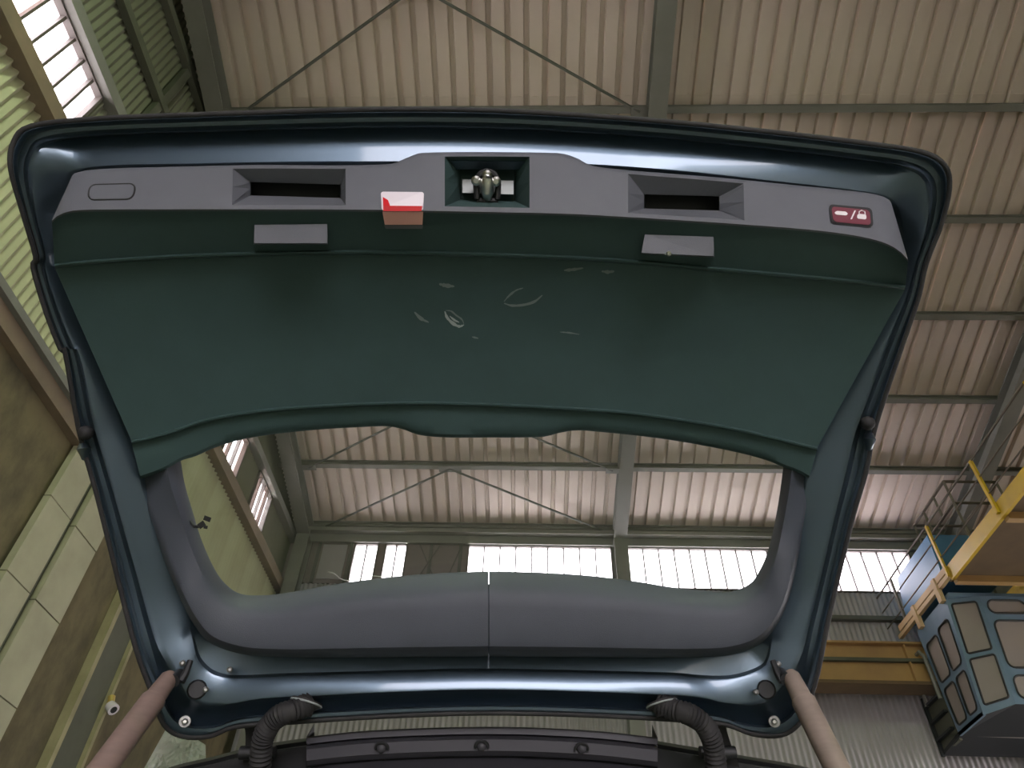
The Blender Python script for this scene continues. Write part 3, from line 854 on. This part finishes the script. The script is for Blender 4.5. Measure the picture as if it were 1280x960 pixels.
# grip inserts below the handles
for c, dr in (([(318,281),(409,280),(409,304),(318,304)], 0), ([(806,293),(892,296),(892,320),(802,316)], 0)):
    TL, TR_, BR, BL = [np.array(q, float) for q in c]
    V4 = [T(*TL, strip_d(TL)-.004), T(*TR_, strip_d(TR_)-.004), T(*BR, strip_d(TL)-.008), T(*BL, strip_d(TL)-.008),
          T(*TL, strip_d(TL)+.006), T(*TR_, strip_d(TR_)+.006), T(BR[0]+1, BR[1]+2, strip_d(BR)+.006), T(BL[0]-1, BL[1]+2, strip_d(BL)+.006)]
    obj('grip_insert', V4, [(0,1,2,3),(7,6,5,4),(0,4,5,1),(1,5,6,2),(2,6,7,3),(3,7,4,0)], 'trim2', trim)
obj('insert_screw', *tube_vf([T(836,317,1.030), T(836,317,1.024), T(836,317,1.022)], [.004,.004,.002], 8), 'steel', trim, 40)
# courtesy lamp across the ledge
lm = quad_plate('courtesy_lamp', [(476,239.5),(530,240),(529,263),(477,263)], 0, .010, 'white', tg, .06, lambda p: band_d(p)-.006)
quad_plate('red_lens', [(479,257),(528,257.5),(527,264),(479,264)], 1.0245, .004, 'red', lm)
quad_plate('red_lens', [(478.5,246),(485,250),(488,258),(479,258)], 0, .002, 'red', lm, 0, lambda p: band_d(p)-.0068)
quad_plate('lower_lens', [(478,264.5),(529,264.5),(528,281),(481,281)], 0, .012, 'pinkred', lm, 0, lambda p: strip_d(p)-.009)
quad_plate('lamp_base', [(480,281.5),(529,281.5),(528,286),(482,286)], 0, .012, 'trim2', lm, 0, lambda p: strip_d(p)-.007)
# closing button with white pictograms
bt_ = quad_plate('closing_button', [(1036,255),(1090,260),(1092,284),(1039,279)], 0, .006, 'black', tg, .10, lambda p: band_d(p)-.003)
quad_plate('button_face', [(1039,258),(1087,262.5),(1089,281.5),(1042,277)], 0, .003, 'darkred', bt_, .10, lambda p: band_d(p)-.0045)
bd = lambda k: (lambda p: band_d(p)-.0052-k*.0003)
quad_plate('car_symbol', [(1044,263.5),(1059,264.5),(1060,269.5),(1043,268)], 0, .0006, 'whiteprint', bt_, .2, bd(0))
quad_plate('slash_symbol', [(1068,263),(1070,263),(1065,274),(1063,274)], 0, .0006, 'whiteprint', bt_, 0, bd(0))
quad_plate('padlock_symbol', [(1072,267),(1083,268),(1083,274.5),(1071,273)], 0, .0006, 'whiteprint', bt_, .2, bd(0))
pth = [T(x, y, band_d((x, y))-.0055) for x, y in ((1074,268),(1074,264.5),(1077,262.8),(1081,264.5),(1081.5,268))]
obj('padlock_symbol', *tube_vf(pth, 0.0008, 6), 'whiteprint', bt_)

# scuffs on the wide panel (dried dirt, a film on the plastic)
rows_y = lambda x, y: np.interp(y, [y_st(x)+3.2, y_rg(x)-2.5], [0, 1])
def panel_d(x, y):
    f = float(rows_y(x, y)); return 1.092+.100*f+.010*math.sin(math.pi*f)
def scuff(pts, w, mat):
    c = catmull(pts, 5); n = len(c)
    L, R = [], []
    for i, p in enumerate(c):
        t = c[min(i+1, n-1)]-c[max(i-1, 0)]; t /= np.linalg.norm(t)
        nn = np.array((-t[1], t[0])); ww = w*(0.25+.75*math.sin(math.pi*(i+.3)/(n-.4)))*(1+.3*rng.uniform(-1, 1))
        L.append(p+nn*ww/2); R.append(p-nn*ww/2)
    V = [T(p[0], p[1], panel_d(*p)-.0012) for p in L]+[T(p[0], p[1], panel_d(*p)-.0012) for p in R]
    V += [T(p[0], p[1], panel_d(*p)-.0003) for p in L]+[T(p[0], p[1], panel_d(*p)-.0003) for p in R]
    f = [(i, i+1, n+i+1, n+i) for i in range(n-1)]+[(2*n+i, 3*n+i, 3*n+i+1, 2*n+i+1) for i in range(n-1)]
    f += [(i, 2*n+i, 2*n+i+1, i+1) for i in range(n-1)]+[(n+i, n+i+1, 3*n+i+1, 3*n+i) for i in range(n-1)]
    obj('scuff_mark', V, f, mat, trim)
scuff([(556,389),(559,397),(566,404),(574,408),(580,406)], 4.0, 'mark')
scuff([(557,388),(564,389),(570,394),(577,399),(580,405)], 2.2, 'mark2')
scuff([(562,395),(568,400),(574,403)], 2.5, 'mark')
scuff([(630,377),(636,370),(645,363),(654,360)], 2.4, 'mark2')
scuff([(630,379),(640,382),(655,381),(668,377),(678,369)], 3.6, 'mark2')
scuff([(549,355),(558,357),(568,358)], 5, 'mark2')
scuff([(518,390),(526,398),(536,403)], 4, 'mark2')
scuff([(705,338),(716,337),(729,335)], 4, 'mark2')
scuff([(752,339),(760,340),(768,339)], 4, 'mark2')
scuff([(700,415),(712,416),(724,418)], 2, 'mark2')
scuff([(590,421),(598,423)], 3, 'mark2')

# ---------------- upper trim halves round the window
OL = [(160,572),(172,610),(190,655),(207,705),(226,750),(242,780),(262,803),(300,817),(345,821),(410,822),(480,821.5),(550,821),(611,820.5)]
OR = [(1018,575),(1012,615),(1005,655),(997,700),(987,745),(972,780),(950,805),(915,818),(870,821.5),(810,822),(740,821.5),(670,821),(611,820.5)]
SEC = [(.0, .045), (.0, .008), (.03, -.004), (.20, -.034), (.30, -.044), (.42, -.050), (.60, -.056), (.80, -.062), (.88, -.062), (.93, -.055), (.97, -.035), (1, .01), (1, .03)]
for nm, W_, O_, sg in (('l', WL, OL, -1), ('r', WR, OR, 1)):
    w_ = catmull(W_, 6); o_ = catmull(O_, 6)
    w_[-1][0] += sg*.45; o_[-1][0] += sg*.6
    rows = []
    for t, dd in SEC:
        row = []
        for j in range(len(w_)):
            p = w_[j]*(1-t)+o_[j]*t
            lift = .030*np.clip(1-(w_[j][1]-576)/110, 0, 1)
            arm = np.clip(1-(w_[j][1]-610)/100, 0, 1)
            dd2 = dd if t < .35 else np.interp(t, [.35, .97, 1], [-.040, .000, .012])
            row.append(T(p[0], p[1], 1.232+dd*(1-arm)+dd2*arm+lift))
        rows.append(row)
    # closing return at the centre seam
    V = []
    for r, (t, dd) in zip(rows, SEC):
        V += r
        p = w_[-1]*(1-t)+o_[-1]*t
        V.append(T(p[0], p[1], 1.262))
    ut = obj('upper_trim_panel', V, grid_faces(len(SEC), len(w_)+1), 'trim2_shaded', tg, 35)
    if nm == 'l':
        UTL = ut

# loose wire and connectors at the window edge
pth = catmull([(410,716),(418,718),(425,724),(436,727),(444,723),(452,725),(462,721),(480,722),(500,720)], 5)
obj('loose_wire', *tube_vf([T(p[0], p[1]-1, 1.215) for p in pth], 0.0008, 5), 'zinc', tg)
def pbox(name, cx, cy, w, h, ang, d, th, mat, parent):
    c, s = math.cos(ang), math.sin(ang)
    q = [(cx+x*c-y*s, cy+x*s+y*c) for x, y in ((-w/2,-h/2),(w/2,-h/2),(w/2,h/2),(-w/2,h/2))]
    V = [T(*p, d) for p in q]+[T(*p, d+th) for p in q]
    return obj(name, V, [(0,1,2,3),(7,6,5,4),(0,4,5,1),(1,5,6,2),(2,6,7,3),(3,7,4,0)], mat, parent)
cn = pbox('heater_connector', 252, 656, 9, 7, -.6, 1.205, .010, 'black', tg)
pbox('connector_clip', 259, 648.5, 9, 6, .35, 1.203, .009, 'black', cn)
pbox('connector_clip', 257, 659, 5, 4, .2, 1.205, .006, 'black', cn)
obj('connector_wire', *tube_vf([T(238,652,1.222), T(243,658,1.215), T(249,658,1.21)], 0.003, 6), 'black', cn)

# buffers, bolts, screws on the painted frame
for px, py, k in ((1084.5,529,1), (107,541,-1)):
    dd = base_d(py)
    obj('rubber_buffer', *tube_vf([T(px,py,dd+.01), T(px,py,dd-.012), T(px,py,dd-.020), T(px,py,dd-.023)], [.012,.012,.009,.003], 14), 'rubber', tg, 50)
    obj('buffer_bracket', *tube_vf([T(px+2*k,py+12,dd+.01), T(px+2*k,py+20,dd-.008), T(px+1*k,py+32,dd+.006)], [.006,.011,.005], 10), 'paint', tg, 50)
for px, py in ((968,902), (231,902)):
    b_ = obj('hinge_bolt', *tube_vf([T(px,py,1.262), T(px,py,1.232), T(px,py,1.229)], [.010,.010,.009], 16), 'zinc', tg, 40)
    obj('bolt_head', *tube_vf([T(px,py,1.232), T(px,py,1.223), T(px,py,1.221)], [.0055,.0055,.003], 6), 'steel', b_)
for px, py in ((973,830), (228,829), (945,865), (257,862), (287,837)):
    obj('frame_screw', *tube_vf([T(px,py,1.245), T(px,py,1.212), T(px,py,1.209)], [.005,.005,.002], 10), 'zinc', tg, 40)
# strut ball mounts
for px, py, k in ((972,852,1), (232,852,-1)):
    mt = obj('strut_mount', *tube_vf([T(px-16*k,py+8,1.25), T(px-14*k,py+10,1.222), T(px-14*k,py+10,1.218)], [.016,.016,.013], 14), 'black', tg, 40)
    obj('mount_arm', *tube_vf([T(px-6*k,py-26,1.215), T(px,py-10,1.20), T(px+6*k,py,1.19)], [.005,.006,.007], 8), 'black', mt, 40)
# wiring boots
for k, pts in ((0, [(386,878),(372,886),(352,893),(338,905),(329,922),(326,945),(325,975)]), (1, [(823,879),(842,887),(862,893),(880,906),(890,925),(894,948),(896,978)])):
    c = catmull(pts, 14)
    n = len(c)
    ds = np.interp(np.arange(n), [0, n*.25, n-1], [1.222, 1.195, 1.205])
    rad = [0.0165+0.0022*math.sin(i*2.0) for i in range(n)]
    bo = obj('wiring_boot', *tube_vf([T(p[0], p[1], d) for p, d in zip(c, ds)], rad, 14), 'rubber', tg, 60)
    cx, cy = pts[0]
    cx += -3 if k == 0 else 4
    g0 = T(cx, cy, 1.224)
    ax = -FW*.55-UP*.80+RT*(-.22 if k == 0 else .22); ax /= np.linalg.norm(ax)
    obj('boot_grommet', *tube_vf([g0-ax*.003, g0, g0+ax*.004, g0+ax*.010, g0+ax*.020], [.0265, .0265, .024, .017, .0155], 20), 'rubber', bo, 50)
    e1 = RT-ax*np.dot(RT, ax); e1 /= np.linalg.norm(e1); e2 = np.cross(ax, e1)
    ring = [g0+ax*.001+(e1*math.cos(q)+e2*math.sin(q))*.0265 for q in np.linspace(0, 2*math.pi, 25)]
    obj('grommet_ring', *tube_vf(ring, 0.0016, 6, False), 'mark', bo)

# ---------------- gas struts
for k, a, b, mat, lab in ((-1, (210,850,1.19), (75,1032,0.98), 'strut', 'dusty reddish brown tailgate strut at the lower left of the tailgate'),
                          (1, (990,848,1.19), (1100,1068,0.99), 'strut2', 'dusty tan tailgate strut at the lower right of the tailgate')):
    p, q = T(*a), T(*b)
    s = empty('tailgate_strut', q); tag(s, lab, 'strut')
    d = (q-p)/np.linalg.norm(q-p)
    obj('strut_tube', *tube_vf([p+d*.035, p+d*.04, q-d*.02], [.0175, .0195, .0195], 20), mat, s, 40)
    obj('end_socket', *tube_vf([p-d*.012, p-d*.004, p+d*.036], [.009, .0145, .0165], 16), mat, s, 40)
    obj('ball_socket', *tube_vf([p+FW*.022+RT*(-k)*.010, p-FW*.004+RT*(-k)*.010], [.010, .011], 12), 'black', s, 40)

# ---------------- car body: rear roof rail, header trim, hinges, roof skin
cb = empty('car_body', T(603, 1500, 1.0)*np.array((1, 1, 0)))
tag(cb, 'black edged rear roof opening of the car below the raised tailgate', 'car')
RE = catmull([(120,1000),(170,976),(215,958),(265,946),(300,937),(350,927),(420,919),(520,913),(600,911),(700,914),(780,920),(850,931),(920,943),(1000,957),(1060,975),(1110,998)], 6)
rows = []
for dy, d in ((0, 1.34), (0, 1.315), (4, 1.30), (9, 1.30), (10, 1.285), (20, 1.275), (40, 1.24), (70, 1.20), (110, 1.18), (120, 1.25)):
    rows.append([T(p[0], p[1]+dy, d) for p in RE])
obj('roof_rail', [p for r in rows for p in r], grid_faces(len(rows), len(RE)), 'black', cb, 40)
fwd = np.array((-0.03, 1.0, 0.02)); fwd /= np.linalg.norm(fwd)
rows = []
for s_, dz in ((0, -.01), (.05, .006), (.3, .015), (.8, .02), (1.5, 0), (2.0, -.06)):
    rows.append([T(p[0], p[1], 1.335)+fwd*s_+np.array((0, 0, dz)) for p in RE])
obj('roof_skin', [p for r in rows for p in r], grid_faces(len(rows), len(RE)), 'paint', cb, 60)
HT = catmull([(383,921),(450,914),(530,910),(600,908.5),(670,909.5),(750,914),(822,922)], 6)
rows = []
for dy, d in ((0, 1.31), (0, 1.268), (2, 1.262), (9, 1.256), (11, 1.262), (12, 1.245), (16, 1.236), (30, 1.222), (36, 1.226), (38, 1.236), (46, 1.215), (60, 1.19), (80, 1.175)):
    rows.append([T(p[0], p[1]+dy, d) for p in HT])
V = []
for r in rows:
    V += [r[0]+FW*.05]+r+[r[-1]+FW*.05]
ht = obj('header_trim', V, grid_faces(len(rows), len(HT)+2), 'trim4', cb, 30)
for px, py in ((477,934), (602,932), (727,935)):
    ring = [T(px+8*math.cos(a), py+1-7*math.sin(a), 1.220) for a in np.linspace(-.3, math.pi+.3, 13)]
    obj('trim_clip', *tube_vf(ring, 0.0022, 6), 'black', ht)
    obj('clip_button', *tube_vf([T(px,py+1,1.24), T(px,py+1,1.222), T(px,py+1,1.2195)], [.0075,.0075,.004], 12), 'trim4', ht, 40)
# hinge arms
for k, pts in ((-1, [(300,900),(318,905),(322,925),(318,960),(310,1000)]), (1, [(905,900),(893,906),(897,925),(908,955),(925,1000)])):
    c = catmull(pts, 4)
    V, Fc = [], []
    for i, p in enumerate(c):
        d = np.interp(i, [0, len(c)-1], [1.245, 1.29])
        for a, b in ((-15,0),(15,0),(15,.025),(-15,.025)):
            V.append(T(p[0]+a, p[1], d+b))
    n = len(c)
    for i in range(n-1):
        for q in range(4): Fc.append((i*4+q, i*4+(q+1) % 4, (i+1)*4+(q+1) % 4, (i+1)*4+q))
    Fc += [(0,1,2,3), ((n-1)*4+3,(n-1)*4+2,(n-1)*4+1,(n-1)*4)]
    h = obj('hinge_arm', V, Fc, 'rubber', cb)
    obj('hinge_pin', *tube_vf([T(pts[2][0]-22,pts[2][1]+16,1.262), T(pts[2][0]+22,pts[2][1]+16,1.262)], 0.011, 10), 'black', h, 40)
# rear pillars down to the bumper, so the roof is carried
for k, x in ((-1, 120), (1, 1110)):
    p = T(x, 1000 if k < 0 else 998, 1.25)
    foot = np.array((p[0]+k*.16, p[1]-.10, 0.55))
    mid = p*.5+foot*.5+np.array((k*.06, 0, .12))
    obj('rear_pillar', *tube_vf([p, mid, foot], [.055, .075, .09], 12), 'paint', cb, 60)
pl = T(120, 1000, 1.25); pr = T(1110, 998, 1.25)
bl, br = np.array((pl[0]-.24, pl[1]-.22, 0)), np.array((pr[0]+.24, pr[1]-.22, 0))
obj('bumper', *box_vf((bl[0], bl[1], .30), (br[0], bl[1]+.30, .62)), 'paint', cb)
for x in (bl[0]+.12, br[0]-.12):
    obj('rear_wheel', *tube_vf([(x-.11, bl[1]+.75, .34), (x-.10, bl[1]+.75, .34), (x+.10, bl[1]+.75, .34), (x+.11, bl[1]+.75, .34)], [.30,.34,.34,.30], 24), 'black', cb, 40)
    obj('side_panel', *box_vf((x-.12, bl[1]+.25, .45), (x+.12, bl[1]+2.2, .95)), 'paint', cb)

# ---------------- clear plastic film on the car's left shoulder
n = 22
V = []
for i in range(n):
    for j in range(n):
        u, v = i/(n-1), j/(n-1)
        x = (158+100*u)*(1-v)+(212+45*u)*v
        y = (1000-10*u)*(1-v)+(903+28*u)*v
        d = 1.47+.035*math.sin(7*u+3*v)*math.cos(9*v-2*u)+rng.uniform(-.008, .008)
        V.append(T(x, y, d))
ps = obj('plastic_film', V, grid_faces(n, n), 'film', None, None, T(200, 1000, 1.47))
tag(ps, 'crumpled clear plastic film beside the left tailgate strut', 'plastic film')

# ------------------------------------------------ hall lamps (above and behind the camera)
for i, (x, y, lab) in enumerate(((-1.6, -1.2, 'green tinted high bay lamp hanging under the roof left of the car'), (3.6, -2.5, 'green tinted high bay lamp hanging under the roof right of the car'))):
    z = zroof(y)-1.6
    hl = empty('high_bay_lamp', (x, y, z)); tag(hl, lab, 'lamp')
    obj('lamp_shade', *tube_vf([(x, y, z+.42), (x, y, z+.30), (x, y, z+.22), (x, y, z)], [.06, .10, .20, .30], 24, False), 'zinc', hl, 40)
    obj('lamp_cord', *tube_vf([(x, y, z+.40), (x, y, zroof(y)-.05)], 0.012, 6), 'black', hl)
    ld = bpy.data.lights.new('lamp_bulb', 'POINT')
    ld.energy = 150
    ld.color = (0.80, 1.0, 0.62)
    ld.shadow_soft_size = 0.12
    lo = bpy.data.objects.new('lamp_bulb', ld)
    COL.objects.link(lo)
    lo.parent = hl
    lo.location = (0, 0, .06)
